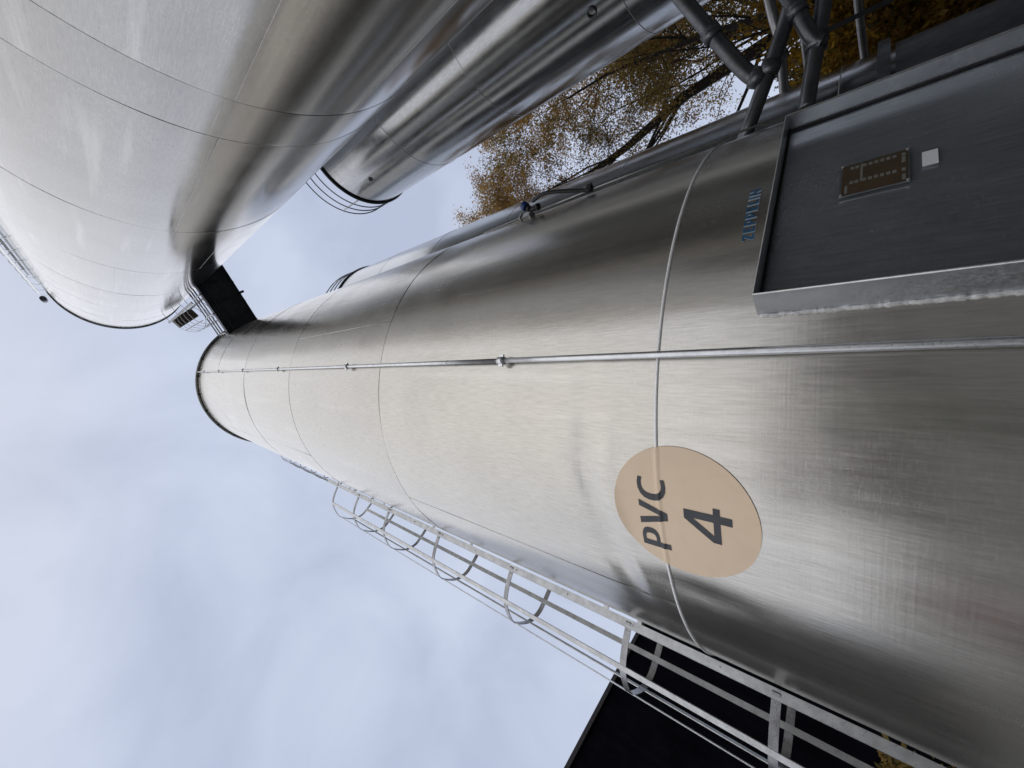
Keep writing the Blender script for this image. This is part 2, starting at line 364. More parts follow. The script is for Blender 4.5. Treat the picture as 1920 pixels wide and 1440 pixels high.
# railing round the narrow silo
def railing(root, R, z, n, hs, r=.017, a0=0, a1=360, name='roof_railing'):
    post = MB(); 
    full = (a1-a0) >= 360
    for k, h in enumerate(hs):
        m = MB(); N = 96
        pts = [(R*math.sin(R_(a0+(a1-a0)*i/N)), -R*math.cos(R_(a0+(a1-a0)*i/N)), z+h) for i in range(N if full else N+1)]
        m.tube(pts, r, 6, closed=full); m.build('rail', M_TUBE, root)
    for i in range(n):
        a = R_(a0+(a1-a0)*i/(n if full else n-1)); p = Vector((R*math.sin(a), -R*math.cos(a), z))
        m = MB(); m.strip([p, p+Vector((0, 0, hs[-1]))], (.022*math.cos(a), .022*math.sin(a), 0), .012); m.build('rail_post', M_TUBE2, root)
railing(C, CR+.02, 10.66+HC, 9, [.38, .72, 1.06], a0=4)
railing(D, DR+.02, 13.25+HC, 12, [.38, .72, 1.06], a0=7)
m = MB(); m.tube(ringpts(AR+.055, 13.86+HC, 144), .02, 6, closed=True); m.build('roof_pipe', M_GALV, A)
for k in range(24):
    a = R_(k*15+3); m = MB(); er = Vector((math.sin(a), -math.cos(a), 0)); et = Vector((math.cos(a), math.sin(a), 0))
    m.box(er*(AR+.03)+Vector((0, 0, 13.88+HC)), er*.03, et*.02, Vector((0, 0, .05))); m.build('pipe_bracket', M_RIM, A)
m = MB(); m.tube(ringpts(BR+.03, 20.62+HC, 144), .012, 6, closed=True); m.build('roof_pipe', M_TUBE, B)

# --- curved flat print on the front silo
def glyphs(scale):
    G = {}
    G['P'] = ([[(0,0),(.165,0),(.165,.36),(.30,.36),(.42,.40),(.50,.48),(.535,.60),(.535,.76),(.50,.88),(.42,.96),(.30,1),(0,1)],
               [(.165,.49),(.165,.87),(.28,.87),(.345,.83),(.37,.75),(.37,.61),(.345,.53),(.28,.49)]], .60)
    G['V'] = ([[(.22,0),(.42,0),(.66,1),(.485,1),(.325,.235),(.17,1),(-.01,1)]], .66)
    oc = [(.60,.965),(.52,.99),(.42,1.01),(.28,.99),(.15,.91),(.06,.77),(.02,.60),(.02,.40),(.06,.23),(.15,.09),(.28,.01),(.42,-.01),(.52,.01),(.60,.035),
          (.585,.175),(.50,.15),(.42,.14),(.32,.165),(.25,.23),(.205,.34),(.19,.5),(.205,.66),(.25,.77),(.32,.835),(.42,.86),(.50,.85),(.585,.825)]
    G['C'] = ([oc], .64)
    G['4'] = ([[(.50,0),(.68,0),(.68,.235),(.83,.235),(.83,.375),(.68,.375),(.68,1),(.46,1),(.02,.40),(.02,.235),(.50,.235)],
               [(.50,.375),(.19,.375),(.50,.80)]], .85)
    G['Z'] = ([[(0,0),(.58,0),(.58,.16),(.22,.16),(.58,.86),(.58,1),(.02,1),(.02,.84),(.36,.84),(0,.14)]], .66)
    G['E'] = ([[(0,0),(.50,0),(.50,.16),(.18,.16),(.18,.42),(.46,.42),(.46,.58),(.18,.58),(.18,.84),(.50,.84),(.50,1),(0,1)]], .58)
    G['L'] = ([[(0,0),(.48,0),(.48,.16),(.18,.16),(.18,1),(0,1)]], .54)
    G['I'] = ([[(0,0),(.18,0),(.18,1),(0,1)]], .27)
    G['N'] = ([[(0,0),(.17,0),(.17,.70),(.44,0),(.62,0),(.62,1),(.45,1),(.45,.30),(.18,1),(0,1)]], .70)
    return G
GL = glyphs(1)
def flat_shape(loops, cuts=.012, slant=0.0):
    """fill outlines (u right, v up, metres) and slice so they can follow a curve"""
    bm = bmesh.new(); es = []
    for lp in loops:
        vs = [bm.verts.new((x+slant*y, y, 0)) for x, y in lp]
        es += [bm.edges.new((vs[i], vs[(i+1) % len(vs)])) for i in range(len(vs))]
    bmesh.ops.triangle_fill(bm, use_beauty=True, use_dissolve=True, edges=es)
    us = [v.co.x for v in bm.verts]; vs_ = [v.co.y for v in bm.verts]
    for ax, lo, hi in ((0, min(us), max(us)), (1, min(vs_), max(vs_))):
        x = math.ceil(lo/cuts)*cuts
        while x < hi-1e-6:
            co = (x, 0, 0) if ax == 0 else (0, x, 0); no = (1, 0, 0) if ax == 0 else (0, 1, 0)
            bmesh.ops.bisect_plane(bm, geom=bm.verts[:]+bm.edges[:]+bm.faces[:], dist=1e-6, plane_co=co, plane_no=no); x += cuts
    return bm
BEAD_H = .744
def on_shell(bm, name, mat, off, parent, a0, h0, R=AR, bead=True):
    """wrap a flat shape on the front silo; u=0 at angle a0 (deg), v=0 at height h0"""
    for v in bm.verts:
        u, w = v.co.x, v.co.y; a = R_(a0)+u/R; h = h0+w
        r = R + disp(1.0+0.37*(1 if h > BEAD_H else 0), a % (2*math.pi), h+HC, R, .0016) + dentA(a, h+HC) + off
        e = h-BEAD_H; br = .0052+off
        if bead: 
            if abs(e) < br: r = max(r, AR-.0005+math.sqrt(br*br-e*e))
        v.co = Vector((r*math.sin(a), -r*math.cos(a), h+HC))
    me = bpy.data.meshes.new(name)
    bm.normal_update(); bm.to_mesh(me); bm.free(); me.polygons.foreach_set('use_smooth', [True]*len(me.polygons))
    return link(name, me, mat, parent)
SC_A, SC_H, SC_R = -15.75, .652, .325
disc = flat_shape([[(SC_R*math.cos(2*math.pi*i/160), SC_R*math.sin(2*math.pi*i/160)) for i in range(160)]], .009)
sign = on_shell(disc, 'round_sign', M_BEIGE, .0045, A, SC_A, SC_H)
def word(txt, size, a_start, h0, off, mat, parent, name, track=.06, slant=0.0, cuts=.009, xs=1.0, bead=True):
    u = 0
    for ch in txt:
        loops, adv = GL[ch]
        bm = flat_shape([[((x*xs)*size, y*size) for x, y in lp] for lp in loops], cuts, slant)
        for v in bm.verts: v.co.x += u
        on_shell(bm, name, mat, off, parent, a_start, h0, bead=bead); u += (adv*xs+track)*size
word('PVC', .138, -22.3, .709, .0060, M_INK, sign, 'letter', .035, .0, .007, 1.42)
word('4', .200, -18.95, .432, .0060, M_INK, sign, 'digit', .0, .0, .009, 1.06)

# --- earthing pipe with its clamps
def AP(ang, h, r): a = R_(ang); return Vector((r*math.sin(a), -r*math.cos(a), h+HC))
m = MB(); m.tube([AP(6.45, h, AR+.04) for h in (-1.6, -.3, .74, 1.2, 1.75)], .0165, 14); m.tube([AP(6.45, h, AR+.04) for h in (1.74, 3, 5, 9, 13.9)], .0145, 12)
pipe = m.build('conductor_pipe', M_PIPE, A)
for h in (1.745, 4.06, 6.44, 8.6, 10.86, 12.77):
    m = MB(); et = AP(96.45, 0, 1)-Vector((0, 0, HC)); er = AP(6.45, 0, 1)-Vector((0, 0, HC)); c = AP(6.45, h, AR+.04)
    m.tube([c-Vector((0, 0, .028)), c+Vector((0, 0, .028))], .024, 14); m.box(c-er*.025, er*.02, et*.012, Vector((0, 0, .02)))
    m.box(c+et*.026, et*.013, er*.006, Vector((0, 0, .018))); m.box(c-et*.026, et*.013, er*.006, Vector((0, 0, .018)))
    m.build('pipe_clamp', M_PIPE, pipe)
m = MB(); c = AP(6.45, 2.3, AR+.04); m.tube([c, c+Vector((0, 0, .012))], .0165, 12); m.build('pipe_joint', M_GALV, pipe)

# --- access door in its box frame
def dp(w, h, off): return FL + dtt*w - dn*off + up*(h+HC)
fr = empty('door_frame'); fr.parent = A
T = .006
def sheet(p0, p1, p2, p3, n_, t=T):
    m = MB(); n_ = Vector(n_).normalized()*t; P = [Vector(p) for p in (p0, p1, p2, p3)]; m.add(P+[p+n_ for p in P], [(0,1,2,3),(7,6,5,4),(0,4,5,1),(1,5,6,2),(2,6,7,3),(3,7,4,0)]); return m
sheet(dp(0, DBOT, 0), dp(0, DTOP, 0), dp(0, DTOP, DEP), dp(0, DBOT, DEP), dtt).build('frame_jamb', M_FRAME, fr)
sheet(dp(DW, DBOT, 0), dp(DW, DTOP, 0), dp(DW, DTOP, .42), dp(DW, DBOT, .42), -dtt).build('frame_jamb', M_FRAME, fr)
sheet(dp(T, DTOP, 0), dp(DW-T, DTOP, 0), dp(DW-T, DTOP, .40), dp(T, DTOP, .16), -up).build('frame_header', M_FRAME, fr)
sheet(dp(T, DBOT, 0), dp(DW-T, DBOT, 0), dp(DW-T, DBOT, .40), dp(T, DBOT, .16), up).build('frame_sill', M_FRAME, fr)
for (w0, w1) in ((0.0, .0),):
    pass
m = MB(); random.seed(3)                               # rounded folded lip along the front edge
m.tube([dp(.003, DBOT, 0), dp(.003, DTOP-.003, 0), dp(DW-.003, DTOP-.003, 0), dp(DW-.003, DBOT, 0)], .0045, 8); m.build('frame_lip', M_WELD, fr)
# rough weld bead where the left jamb meets the shell
pts = []; rs = []; N = 260
bx = AP(11.15, 0, AR)
for i in range(N):
    h = DBOT+(DTOP-.01-DBOT)*i/(N-1); an = 11.0+.12*noise.noise(Vector((i*.2, 0, 3))); pts.append(AP(an, h, AR+.0)); rs.append(.0075+.0035*noise.noise(Vector((i*.7, 1, 0)))+.002*random.random())
m = MB(); m.tube(pts, rs, 9); m.build('weld_bead', M_BEAD, fr)
# a flange tucked between bead and jamb
DOFF = .085
me_p = MB(); NW, NH = 40, 60
uvs = []
for j in range(NH+1):
    for i in range(NW+1):
        w = .012+(DW-.03)*i/NW; h = DBOT+.01+(DTOP-.022-DBOT)*j/NH
        b_ = .0045*noise.noise(Vector((w*2.2, h*1.6, 4)))+.0012*noise.noise(Vector((w*6, h*5, 9)))
        me_p.v.append(tuple(dp(w, h, DOFF+b_)))
for j in range(NH):
    for i in range(NW): me_p.f.append((j*(NW+1)+i, j*(NW+1)+i+1, (j+1)*(NW+1)+i+1, (j+1)*(NW+1)+i)); me_p.sm.append(True); me_p.mi.append(0)
me = me_p.mesh('door_panel'); uv = me.uv_layers.new(name='UVMap'); q = 0
for j in range(NH):
    for i in range(NW):
        for (jj, ii) in ((j, i), (j, i+1), (j+1, i+1), (j+1, i)):
            uv.data[q].uv = (1.16*ii/NW, 1.85*jj/NH); q += 1
door = link('door', me, M_DOOR, A)
# rubber seal round the panel
m = MB(); m.tube([dp(.014, DBOT, DOFF-.004), dp(.014, DTOP-.012, DOFF-.004), dp(DW-.014, DTOP-.012, DOFF-.004), dp(DW-.014, DBOT, DOFF-.004)], .008, 6); m.build('door_seal', M_BLACK, door)
# name plate: brown ground with two columns of grey fields
def plate_rect(m, w0, w1, h0, h1, off, mi, th=.0015):
    c = (dp((w0+w1)/2, (h0+h1)/2, off)); m.box(c, dtt*(w1-w0)/2, up*(h1-h0)/2, dn*th/2, mi)
PO = DOFF-.010; W0, W1, H0, H1 = .553, .738, -.073, .119
m = MB(); plate_rect(m, W0-.006, W1+.006, H0-.006, H1+.006, PO+.001, 2, .003); plate_rect(m, W0, W1, H0, H1, PO, 0, .004)
pw = W1-W0; ph = H1-H0
def fld(a, b, c, d): plate_rect(m, W0+pw*a, W0+pw*b, H0+ph*c, H0+ph*d, PO-.0025, 1, .0012)
rows = [.10, .19, .28, .37, .46, .55, .64, .76, .84]
for rr_ in rows[1:]:
    if abs(rr_-.70) < .02: continue
    fld(.33, .42, rr_-.03, rr_+.03); fld(.83, .92, rr_-.03, rr_+.03)
fld(.35, .95, .665, .705); fld(.05, .22, .03, .085); fld(.33, .42, .03, .085); fld(.60, .80, .03, .085); fld(.83, .92, .03, .085); fld(.05, .30, .90, .945)
m.build('name_plate', [M_BROWN, M_GREY, M_FRAME], door)
for (a, b) in ((W0, H0), (W1, H0), (W0, H1), (W1, H1)):
    m = MB(); c = dp(a, b, PO-.004); m.tube([c+dn*-.002, c+dn*.003], .005, 8); m.build('plate_screw', M_WELD, door)
m = MB(); plate_rect(m, .617, .702, -.152, -.111, DOFF-.0055, 0, .001); m.build('paper_sticker', M_WHITE, door)
# maker's name above the door
L0 = 21.9; 
hz = .392
bm = flat_shape([[(-.008, -.004), (.352, -.004), (.352, .046), (-.008, .046)]], .01)
for v in bm.verts: pass
on_shell(bm, 'badge_film', M_EDGE, .0015, A, L0, hz, bead=False) if False else bm.free()
word('ZEPPELIN', .044, L0, hz+.001, .0060, M_BLUEINK, A, 'badge_letter', .16, .0, .02, 1.28, False)
word('ZEPPELIN', .047, L0-.07, hz-.0015, .0030, M_EDGE, A, 'badge_letter_edge', .086, .0, .02, 1.28, False)

# --- caged ladders
def cage(root, name, N_, F_pt, outer, hoops, h0, h1, sw=.032, tone=None, strips=None, rungs=True):
    """plan points relative to the silo axis; hoops are flat bars, strips run up the cage"""
    lad = empty(name); lad.parent = root
    tone = tone or M_GALV
    path = smooth_path([N_]+outer+[F_pt], 7)
    for h in hoops:
        m = MB(); m.strip([Vector((p.x, p.y, h+HC)) for p in path], (0, 0, .024), .006); 
        for e_ in (N_, F_pt): m.box(Vector((e_[0], e_[1], h+HC)), (.016, 0, 0), (0, .016, 0), (0, 0, .02))
        k0 = (path[1]-path[0]).normalized(); nn_ = Vector((-k0.y, k0.x, 0))
        for e_, sg in ((path[2], 1), (path[-3], 1), (path[len(path)//2], 1)):
            for dz_ in (-.009, .009): m.tube([Vector((e_.x, e_.y, h+HC+dz_))-nn_*.009*sg, Vector((e_.x, e_.y, h+HC+dz_))+nn_*.009*sg], .0045, 6)
        m.build('cage_hoop', M_HOOP if tone is M_GALV else tone, lad)
    dd = (Vector(F_pt)-Vector(N_)).normalized(); pr = Vector((-dd.y, dd.x))
    if pr.dot(Vector(outer[1])-Vector(N_)) < 0: pr = -pr
    for q in (N_, F_pt):
        m = MB(); m.strip([Vector((q[0], q[1], h0+HC)), Vector((q[0], q[1], h1+HC))], (pr.x*sw, pr.y*sw, 0), .022); 
        hb = h0+.35
        while hb < min(h1, 8): m.tube([Vector((q[0], q[1], hb+HC))-dd*.018, Vector((q[0], q[1], hb+HC))+dd*.018], .008, 6); hb += .58
        m.build('stringer', tone, lad)
    if rungs:
        h = h0+.2
        while h < h1:
            m = MB(); m.tube([(N_[0], N_[1], h+HC), (F_pt[0], F_pt[1], h+HC)], .011, 6); m.build('rung', tone, lad); h += .28
    for q, w in (strips or []):
        q = Vector(q); k = min(range(1, len(path)-1), key=lambda i: (path[i].xy-q.xy).length if hasattr(path[i], 'xy') else 0)
        t = (path[k+1]-path[k-1]).normalized()
        m = MB(); m.strip([Vector((q.x, q.y, hoops[0]-.55+HC)), Vector((q.x, q.y, hoops[-1]+.03+HC))], (t.x*w, t.y*w, 0), .007); m.build('cage_strip', tone, lad)
    h = h0+.6
    while h < h1:
        e = Vector((N_[0], N_[1], 0)); 
        for q in (N_, F_pt):
            v = Vector((q[0], q[1], 0)); er = v.normalized(); m = MB(); rr_ = 1.9 if root in (A, B) else 1.5
            if v.length-rr_ > .03: m.strip([er*rr_+up*(h+HC), v+up*(h+HC)], (0, 0, .02), .008); m.build('standoff', tone, lad)
        h += 2.3
    return lad
def rel(az, rho, cx, cy): return Vector((rho*math.sin(R_(az))-cx, rho*math.cos(R_(az))-cy, 0))
ca = [rel(a, r, AX, AY) for a, r in ((-33.2, 3.2), (-36.0, 3.235), (-38.15, 3.30), (-39.5, 3.42), (-40.05, 3.56), (-39.0, 3.77), (-37.3, 3.88), (-35.5, 3.91), (-33.35, 3.93))]
hoopsA = [-.75, .39, 1.30, 2.49, 3.65, 4.80, 5.72, 6.5]
cage(A, 'caged_ladder', ca[0], ca[-1], ca[1:-1], hoopsA, -1.4, 6.9, sw=.028, strips=[(ca[2], .021), (ca[4], .022), (ca[7], .021), (ca[5], .015)])
rot = Matrix.Rotation(R_(-25.0), 3, 'Z')
cb = [rot @ p for p in ca]
hoopsB = [6.9+.8*i for i in range(8)]
cage(A, 'upper_ladder', cb[0], cb[-1], cb[1:-1], hoopsB, 5.9, 14.4, tone=M_TUBE, strips=[(cb[2], .02), (cb[4], .02), (cb[7], .02)])
m = MB(); pc = (ca[0]+cb[4])*.5; m.box(Vector((pc.x*.98, pc.y, 5.75+HC-.06)), (.28, 0, 0), (0, .3, 0), (0, 0, .03)); 
cl = [rel(a, r, BX, BY) for a, r in ((117.3, 3.15), (119.2, 3.12), (121.3, 3.22), (122.3, 3.45), (121.6, 3.75), (119.8, 3.85), (118.2, 3.85))]
cage(B, 'caged_ladder', cl[0], cl[-1], cl[1:-1], [2.5+1.15*i for i in range(17)],   .5, 22.6, sw=.045, tone=M_PIPE, strips=[(cl[2], .045), (cl[3], .055), (cl[5], .03)])
m = MB(); m.tube([cl[2]+up*(22.0+HC), cl[2]+up*(22.6+HC)], .09, 10); m.build('ladder_head', M_RIM, B)

# ladder cage on the tall silo above the walkway
er = Vector((-.717, .697, 0)).normalized(); et = Vector((-er.y, er.x, 0))
q = [er*2.15+et*.34, er*2.35+et*.40, er*2.62+et*.36, er*2.84+et*.14, er*2.84-et*.14, er*2.62-et*.36, er*2.35-et*.40, er*2.15-et*.34]
cage(B, 'walkway_ladder', q[0], q[-1], q[1:-1], [14.1+.72*i for i in range(5)], 12.9, 18.4, tone=M_TUBE, rungs=False, strips=[(q[2], .014), (q[3], .014), (q[4], .014)])
m = MB(); c = er*2.3+up*(18.2+HC)-et*.1; m.box(c, er*.17, et*.34, up*.22); m.build('ladder_landing', M_BOX, B)

# --- walkway bridge between the front and the tall silo
bh = 12.85
P1 = Vector((1.699, 2.880, bh+HC)); bd = Vector((.852, -.524, 0)).normalized(); bw = Vector((-.563, -.826, 0)).normalized(); bl = 1.80; wd = .80
br_ = empty('walkway_bridge', P1); tag(br_, 'short dark steel walkway with tube railings bridging two silos high up', 'walkway')
def BP(s, w, z=0): return bd*s + bw*w + up*z
m = MB()
V = [BP(-.25, 0), BP(bl, 0), BP(bl, wd), BP(-.18, wd), BP(-.25, 0, .05), BP(bl, 0, .05), BP(bl, wd, .05), BP(-.18, wd, .05)]
m.add(V, [(3,2,1,0),(4,5,6,7),(0,1,5,4),(1,2,6,5),(2,3,7,6),(3,0,4,7)]); m.build('deck', M_DECK, br_)
for w in (.0, wd):
    m = MB(); m.strip([BP(-.2, w, .03), BP(bl, w, .03)], (0, 0, .11), .012); m.build('edge_beam', M_DECK, br_)
for s in (.25, .75, 1.25):
    m = MB(); m.strip([BP(s, .01, -.03), BP(s, wd-.01, -.03)], (0, 0, .03), .02); m.build('cross_beam', M_DECK, br_)
m = MB(); m.strip([BP(-.1, wd-.16, -.025), BP(bl, wd-.16, -.025)], (0, 0, .022), .02); m.build('cable_tray', M_TUBE, br_)
for w, mt in ((-.02, M_TUBE), (wd+.02, M_GALV)):
    for z in (.4, .75, 1.1):
        m = MB(); m.tube([BP(-.15, w, z), BP(bl-.05, w, z)], .019, 8); m.build('rail', mt, br_)
    for s in (.0, .55, 1.10, 1.65):
        m = MB(); m.tube([BP(s, w, 0), BP(s, w, 1.1)], .019, 8); m.build('rail_post', mt, br_)
m = MB(); m.box(BP(.78, -.05, -.05), bd*.03, bw*.05, up*.05); m.build('lug', M_DECK, br_)

# --- level probe hanging on the right flank of the front silo
def PZ(az, el, rho): return Vector((rho*math.sin(R_(az)), rho*math.cos(R_(az)), rho*math.tan(R_(el))+HC))
p0 = PZ(31.1, 37.2, 3.02)
lp = empty('level_probe', p0); tag(lp, 'blue capped level probe with black hose on the right flank of the front silo', 'sensor')
def L(az, el, rho): return PZ(az, el, rho)-p0
rodd = MB(); rodd.tube([L(30.75, 9, 3.06), L(30.75, 28.9, 3.06), L(30.35, 44, 3.08)], .006, 6); rodd.build('guide_rod', M_GALV, lp)
m = MB(); c = L(30.35, 37.7, 3.03); m.box(c, (.022, .012, 0), (-.012, .022, 0), (0, 0, .05)); m.box(c+up*.056, (.03, .018, 0), (-.02, .03, 0), (0, 0, .006)); m.box(c-up*.056, (.03, .018, 0), (-.02, .03, 0), (0, 0, .006)); m.build('bracket', M_GALV, lp)
a_ = L(31.2, 37.0, 2.98); b_ = L(32.35, 37.5, 2.98)
m = MB(); m.tube([a_, a_+(b_-a_)*.55], [.024, .028], 12); m.tube([a_-up*.09, a_+up*.0], .02, 10); m.tube([a_-up*.10, a_-up*.075], .03, 10); m.build('probe_body', M_BLACK, lp)
m = MB(); m.tube([a_+(b_-a_)*.5+up*.01, b_+up*.018], [.038, .037], 14); m.build('probe_cap', M_BLUE, lp)
m = MB(); m.tube(smooth_path([L(32.3, 36.3, 2.98), L(32.75, 34.9, 2.97), L(32.35, 33.2, 2.99), L(31.6, 31.2, 3.02), L(30.95, 29.5, 3.04), L(30.85, 28.9, 3.05)], 8), .0155, 10); m.build('hose', M_BLACK, lp)
m = MB(); m.tube([L(30.85, 29.3, 3.05), L(30.85, 28.6, 3.05)], .026, 10); m.box(L(31.0, 28.8, 3.05), (.02, .012, 0), (-.012, .02, 0), (0, 0, .02)); m.build('hose_clamp', M_BLACK, lp)

# ------------------------------------------------------------------ conveying pipes between the silos
def px(x, y, d):
    v = Vector((x-W_/2, y-H_/2, F_)).normalized(); return Vector((rgt.dot(v), fwd.dot(v), zen.dot(v)))*d + Vector((0, 0, HC))
def pipe_thing(name, pts, r, mat, label, joints=(), kf=8, ends=None):
    P = [px(*p) for p in pts]; root = empty(name, P[0]); tag(root, label, 'pipe', 'conveying pipes behind the door')
    m = MB(); path = smooth_path([p-P[0] for p in P], kf) if len(P) > 2 else [p-P[0] for p in P]
    m.tube(path, r, 14); m.build('pipe_run', mat, root)
    for j in joints:
        k = min(int(j*(len(path)-1)), len(path)-2); t = (path[k+1]-path[k]).normalized(); c = path[k]
        m = MB(); m.tube([c-t*.05, c+t*.05], r*1.28, 14); m.build('coupling', M_TUBE, root)
    return root
pipe_thing('bent_pipe', [(1190, -110, 5.3), (1281, 0, 5.0), (1350, 82, 4.8), (1398, 134, 4.65), (1420, 146, 4.6), (1445, 143, 4.6)], .062, M_TUBE,
           'thick dark pipe slanting down from the narrow silo to an elbow', (.35, .8))
pipe_thing('slanting_pipe', [(1394, 262, 4.5), (1408, 226, 4.5), (1443, 130, 4.6), (1477, 30, 4.75), (1500, -60, 4.9)], .058, M_TUBE,
           'long pipe rising from behind the front silo past the elbow, lit on its upper side', (.5,))
pipe_thing('elbow_pipe', [(1450, -45, 4.9), (1490, 12, 4.7), (1516, 60, 4.6), (1530, 76, 4.58), (1545, 78, 4.56)], .052, M_TUBE,
           'short dark pipe bending into the upright pipe right of the elbow', (.3,))
pipe_thing('cross_pipe', [(1512, 205, 4.4), (1520, 150, 4.5), (1532, 80, 4.6), (1545, 0, 4.8), (1552, -60, 4.9)], .055, M_TUBE,
           'dark pipe nearest the door frame with a collar half way', (.52,))
pipe_thing('bright_pipe', [(1428, -70, 8.7), (1447, 20, 8.8), (1462, 75, 8.8), (1467, 120, 8.9), (1474, 230, 9.2)], .068, M_TUBE2,
           'bright thin pipe ending beside the rear silo, half hidden by the slanting pipe', (.5, .7))
pipe_thing('bright_pipe', [(1500, 20, 8.6), (1512, 112, 8.8), (1522, 190, 9.1)], .042, M_TUBE2, 'shortest bright pipe, between the two dark pipes', ())
pipe_thing('bright_pipe', [(1602, -60, 8.4), (1612, 30, 8.6), (1626, 150, 9.0)], .046, M_TUBE2, 'single bright pipe standing apart in front of the orange hedge', ())
m = MB(); a_, b_ = px(1540, 62, 6.6), px(1665, 2, 7.6); m.strip([Vector((0, 0, 0)), b_-a_], (0, 0, .055), .05)
o = m.build('steel_beam', M_TUBE, None, a_); tag(o, 'dark flat steel beam running behind the pipes in front of the hedge', 'beam')

# ------------------------------------------------------------------ the black hall on the left
wn = Vector((math.sin(R_(-67.4)), math.cos(R_(-67.4)), 0)); wt = Vector((math.cos(R_(-67.4)), -math.sin(R_(-67.4)), 0))
HH = .461*13+HC; base = wn*13
hall = empty('black_hall', base); tag(hall, 'windowless black clad hall with a straight flat eaves line behind the ladder', 'building')
pitch = .30; m = MB(); V = []; x = -6.0; prof = []
while x < 24.0:
    prof += [(x, 0), (x+pitch*.45, 0), (x+pitch*.52, -.015), (x+pitch*.93, -.015)]; x += pitch
for (s, o_) in prof: V += [wt*s+wn*(-o_ if False else o_), wt*s+wn*o_+up*(HH-.12)]
m.add(V, [(2*i, 2*i+2, 2*i+3, 2*i+1) for i in range(len(prof)-1)]); m.build('ribbed_wall', M_WALL, hall)
m = MB(); m.box(wt*9+wn*(.06)+up*(HH-.06), wt*15.1, wn*.15, up*.06); m.build('coping', M_COPING, hall)
m = MB(); m.box(wt*9+wn*6.1+up*(HH/2-.1), wt*14.9, wn*6, up*(HH/2-.1)); m.build('hall_body', M_WALL, hall)

eh = empty('added_tall_hall', (17, 6, 0)); tag(eh, 'tall dark grey hall added out of frame east of the silos to darken reflections in the sheets', 'building')  # unseen block added so the sheets mirror something dark on the east
m = MB(); m.box((5, -5, 7.5), (5, 0, 0), (0, 9.5, 0), (0, 0, 7.5)); m.build('wall', M_HALL, eh)
m = MB(); m.box((5, -5, 15.1), (5.1, 0, 0), (0, 9.6, 0), (0, 0, .1)); m.build('roof', M_COPING, eh)
sk = empty('added_skip', (-6.4, -1.8, 0), R_(55)); sk.scale = (.62, .62, .62); tag(sk, 'open red skip added out of frame to give the sheets a red reflection', 'skip')  # added out of view as a red patch for the front sheets to mirror
m = MB(); V = [(-1.3, -.7, .15), (1.3, -.7, .15), (1.3, .7, .15), (-1.3, .7, .15), (-1.7, -.8, 1.25), (1.7, -.8, 1.25), (1.7, .8, 1.25), (-1.7, .8, 1.25)]
m.add(V, [(3,2,1,0), (0,1,5,4), (1,2,6,5), (2,3,7,6), (3,0,4,7)]); m.build('skip_body', M_RED, sk)
m = MB(); m.tube([V[4], V[5], V[6], V[7], V[4]], .035, 6); m.build('skip_rim', M_RED, sk)
for x_ in (-1, 0, 1):
    m = MB(); m.box((x_, 0, .075), (.06, 0, 0), (0, .7, 0), (0, 0, .075)); m.build('skip_foot', M_TUBE, sk)
# low brick building, unseen and added only to feed the reflections in the sheets
bb = empty('added_shed', (2, -24, 0)); tag(bb, 'low dark brick building added out of frame behind the photographer to feed the reflections', 'building')
m = MB(); m.box((0, -4, 2.6), (22, 0, 0), (0, 4, 0), (0, 0, 2.6)); m.build('wall', M_BRICK, bb)
m = MB(); m.box((0, -4, 5.3), (22.4, 0, 0), (0, 4.4, 0), (0, 0, .12)); m.build('roof', M_COPING, bb)

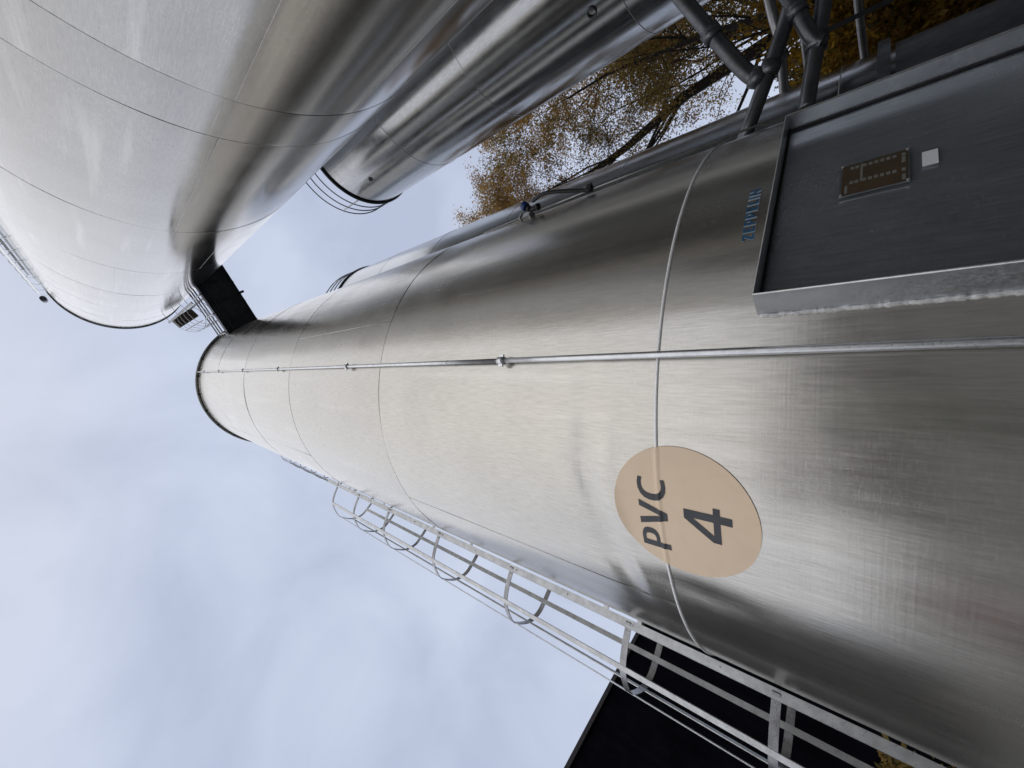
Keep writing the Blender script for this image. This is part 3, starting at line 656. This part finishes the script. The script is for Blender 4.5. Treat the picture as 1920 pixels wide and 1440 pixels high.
# ------------------------------------------------------------------ trees and shrubs
def leaves(m, c, n, spread, size, rnd):
    for _ in range(n):
        p = c + Vector((rnd.gauss(0, spread), rnd.gauss(0, spread), rnd.gauss(0, spread)))
        s = size*rnd.uniform(.5, 1.6)
        a = Vector((rnd.gauss(0, 1), rnd.gauss(0, 1), rnd.gauss(0, 1))).normalized(); b = a.cross(Vector((rnd.gauss(0, 1), rnd.gauss(0, 1), rnd.gauss(0, 1)))).normalized()
        k = len(m.v); m.v += [tuple(p), tuple(p+a*s*.5+b*s*.3), tuple(p+a*s), tuple(p+a*s*.5-b*s*.3)]
        m.f.append((k, k+1, k+2, k+3)); m.sm.append(False); m.mi.append(0)
def tree(name, loc, H, spread, seed, label, leafm, trunk_r=.2, first=.22, nl=9, leaf=.085, per=9, lean=(0, 0), droop=.12, cat='tree', dens=1.0):
    rnd = random.Random(seed); root = empty(name, loc); tag(root, label, cat)
    tr = MB(); tw = MB(); cr_ = MB()
    def limb(p, d, L_, r, lvl):
        k = 7 if lvl < 2 else 5; pts = [p]; q_ = p.copy(); dd = d.normalized()
        for i in range(k):
            dd = (dd + Vector((rnd.gauss(0, .16), rnd.gauss(0, .16), rnd.gauss(0, .12))) + Vector((0, 0, .10 if lvl < 2 else -droop))).normalized()
            q_ = q_+dd*L_/k; pts.append(q_.copy())
        (tr if lvl < 2 else tw).tube(pts, [max(.004, r*(1-.75*i/k)) for i in range(k+1)], 7 if lvl < 2 else 4, caps=False)
        if lvl >= 2:
            for i in range(1, k+1):
                if rnd.random() < dens*(.35+1.1*max(0, min(1, .5+1.6*noise.noise(pts[i]*.8)))): leaves(cr_, pts[i], per, .05+.03*lvl, leaf, rnd)
        if lvl < 3:
            nb = (nl if lvl == 0 else 10 if lvl == 1 else 6)
            for i in range(nb):
                t = rnd.uniform(first if lvl == 0 else .25, 1.0); j = min(int(t*k), k-1); pp = pts[j].lerp(pts[j+1], t*k-j)
                ax = (pts[j+1]-pts[j]).normalized(); o_ = Vector((rnd.gauss(0, 1), rnd.gauss(0, 1), rnd.gauss(0, .5))); o_ = (o_-ax*o_.dot(ax)).normalized()
                ang = rnd.uniform(.45, .95); nd_ = ax*math.cos(ang)+o_*math.sin(ang)
                LL = L_*(spread if lvl == 0 else .46)*(1.15-t*.55)*rnd.uniform(.75, 1.2)
                limb(pp, nd_, LL, r*(1-.7*t)*(.5 if lvl else .30), lvl+1)
    limb(Vector((0, 0, 0)), Vector((lean[0], lean[1], 1)), H, trunk_r, 0)
    tr.build('trunk', M_BARK, root); tw.build('twigs', M_BARK, root); cr_.build('crown', leafm, root)
    return root
t1 = pol(39.5, 14.5, -HC)
tree('autumn_tree', t1, 13.6, .48, 11, 'tall half bare tree with rust brown leaves between narrow and front silos', M_RUST, .2, .18, 20, .066, 19, dens=1.5)
tree('autumn_tree', pol(34.5, 17.5, -HC), 13.5, .42, 23, 'rust brown tree standing further back beside the rear silo', M_RUST, .2, .18, 20, .07, 12, dens=1.1)
tree('autumn_tree', pol(46.5, 19, -HC), 13.0, .44, 31, 'ochre leaved tree mostly hidden by the narrow silo', M_OCHRE, .2, .15, 16, .07, 10, dens=.7)
tree('autumn_tree', pol(38, 11.2, -HC), 8.6, .50, 57, 'lower leafy tree with olive and rust leaves close behind the bent pipe', M_MIX, .10, .15, 14, .055, 9, dens=.6)
def shrub(name, loc, rx, ry, rz, n, seed, label, mat, cat='shrub', leaf=.10):
    rnd = random.Random(seed); root = empty(name, loc); tag(root, label, cat); cr_ = MB(); st = MB()
    for i in range(22):
        a = rnd.uniform(0, 6.28); top = Vector((rx*.8*math.cos(a)*rnd.random(), ry*.8*math.sin(a)*rnd.random(), rz*2*rnd.uniform(.5, .95))); st.tube([Vector((0, 0, 0)), top*.5+Vector((0, 0, .1)), top], [.03, .02, .006], 5, caps=False)
    for i in range(n):
        v = Vector((rnd.gauss(0, 1), rnd.gauss(0, 1), rnd.gauss(0, 1))).normalized()*rnd.random()**.35
        bump_ = 1+.35*noise.noise(v*2.3+Vector((seed, 0, 0)))
        c = Vector((v.x*rx*bump_, v.y*ry*bump_, rz+v.z*rz*bump_)); leaves(cr_, c, 7, .10, leaf, rnd)
    st.build('stems', M_BARK, root); cr_.build('crown', mat, root); return root
shrub('autumn_shrub', pol(35.5, 11.5, -HC), 1.7, 1.5, 1.55, 2600, 5, 'dense orange brown shrub behind the single bright pipe', M_OCHRE)
shrub('autumn_shrub', pol(41, 12.5, -HC), 1.6, 1.6, 1.9, 2400, 6, 'taller orange shrub further right behind the pipes', M_OCHRE)
shrub('green_shrub', pol(33.8, 13.5, -HC), 1.3, 1.3, 1.7, 2000, 8, 'dark olive green bush beside the rear silo', M_GREEN)
shrub('added_hedge', (-.35, -6.2, 0), .9, .6, .85, 2200, 9, 'low green hedge added out of frame behind the photographer to feed the reflections', M_LIME, 'hedge', .12)  # unseen, added to put some green into the low reflections
pc_ = px(1672, 1436, 11.6); shrub('climbing_plant', (pc_.x, pc_.y, 0), .26, .26, .72, 170, 12, 'small yellow green plant against the black hall low by the ladder', M_MIX, 'plant', .10)
tree('bare_tree', pol(-34.5, 22, -HC), 10.0, .30, 41, 'leafless thin twigged tree top peeping over the hall eaves', M_RUST, .12, .5, 8, .05, 1, dens=.12)
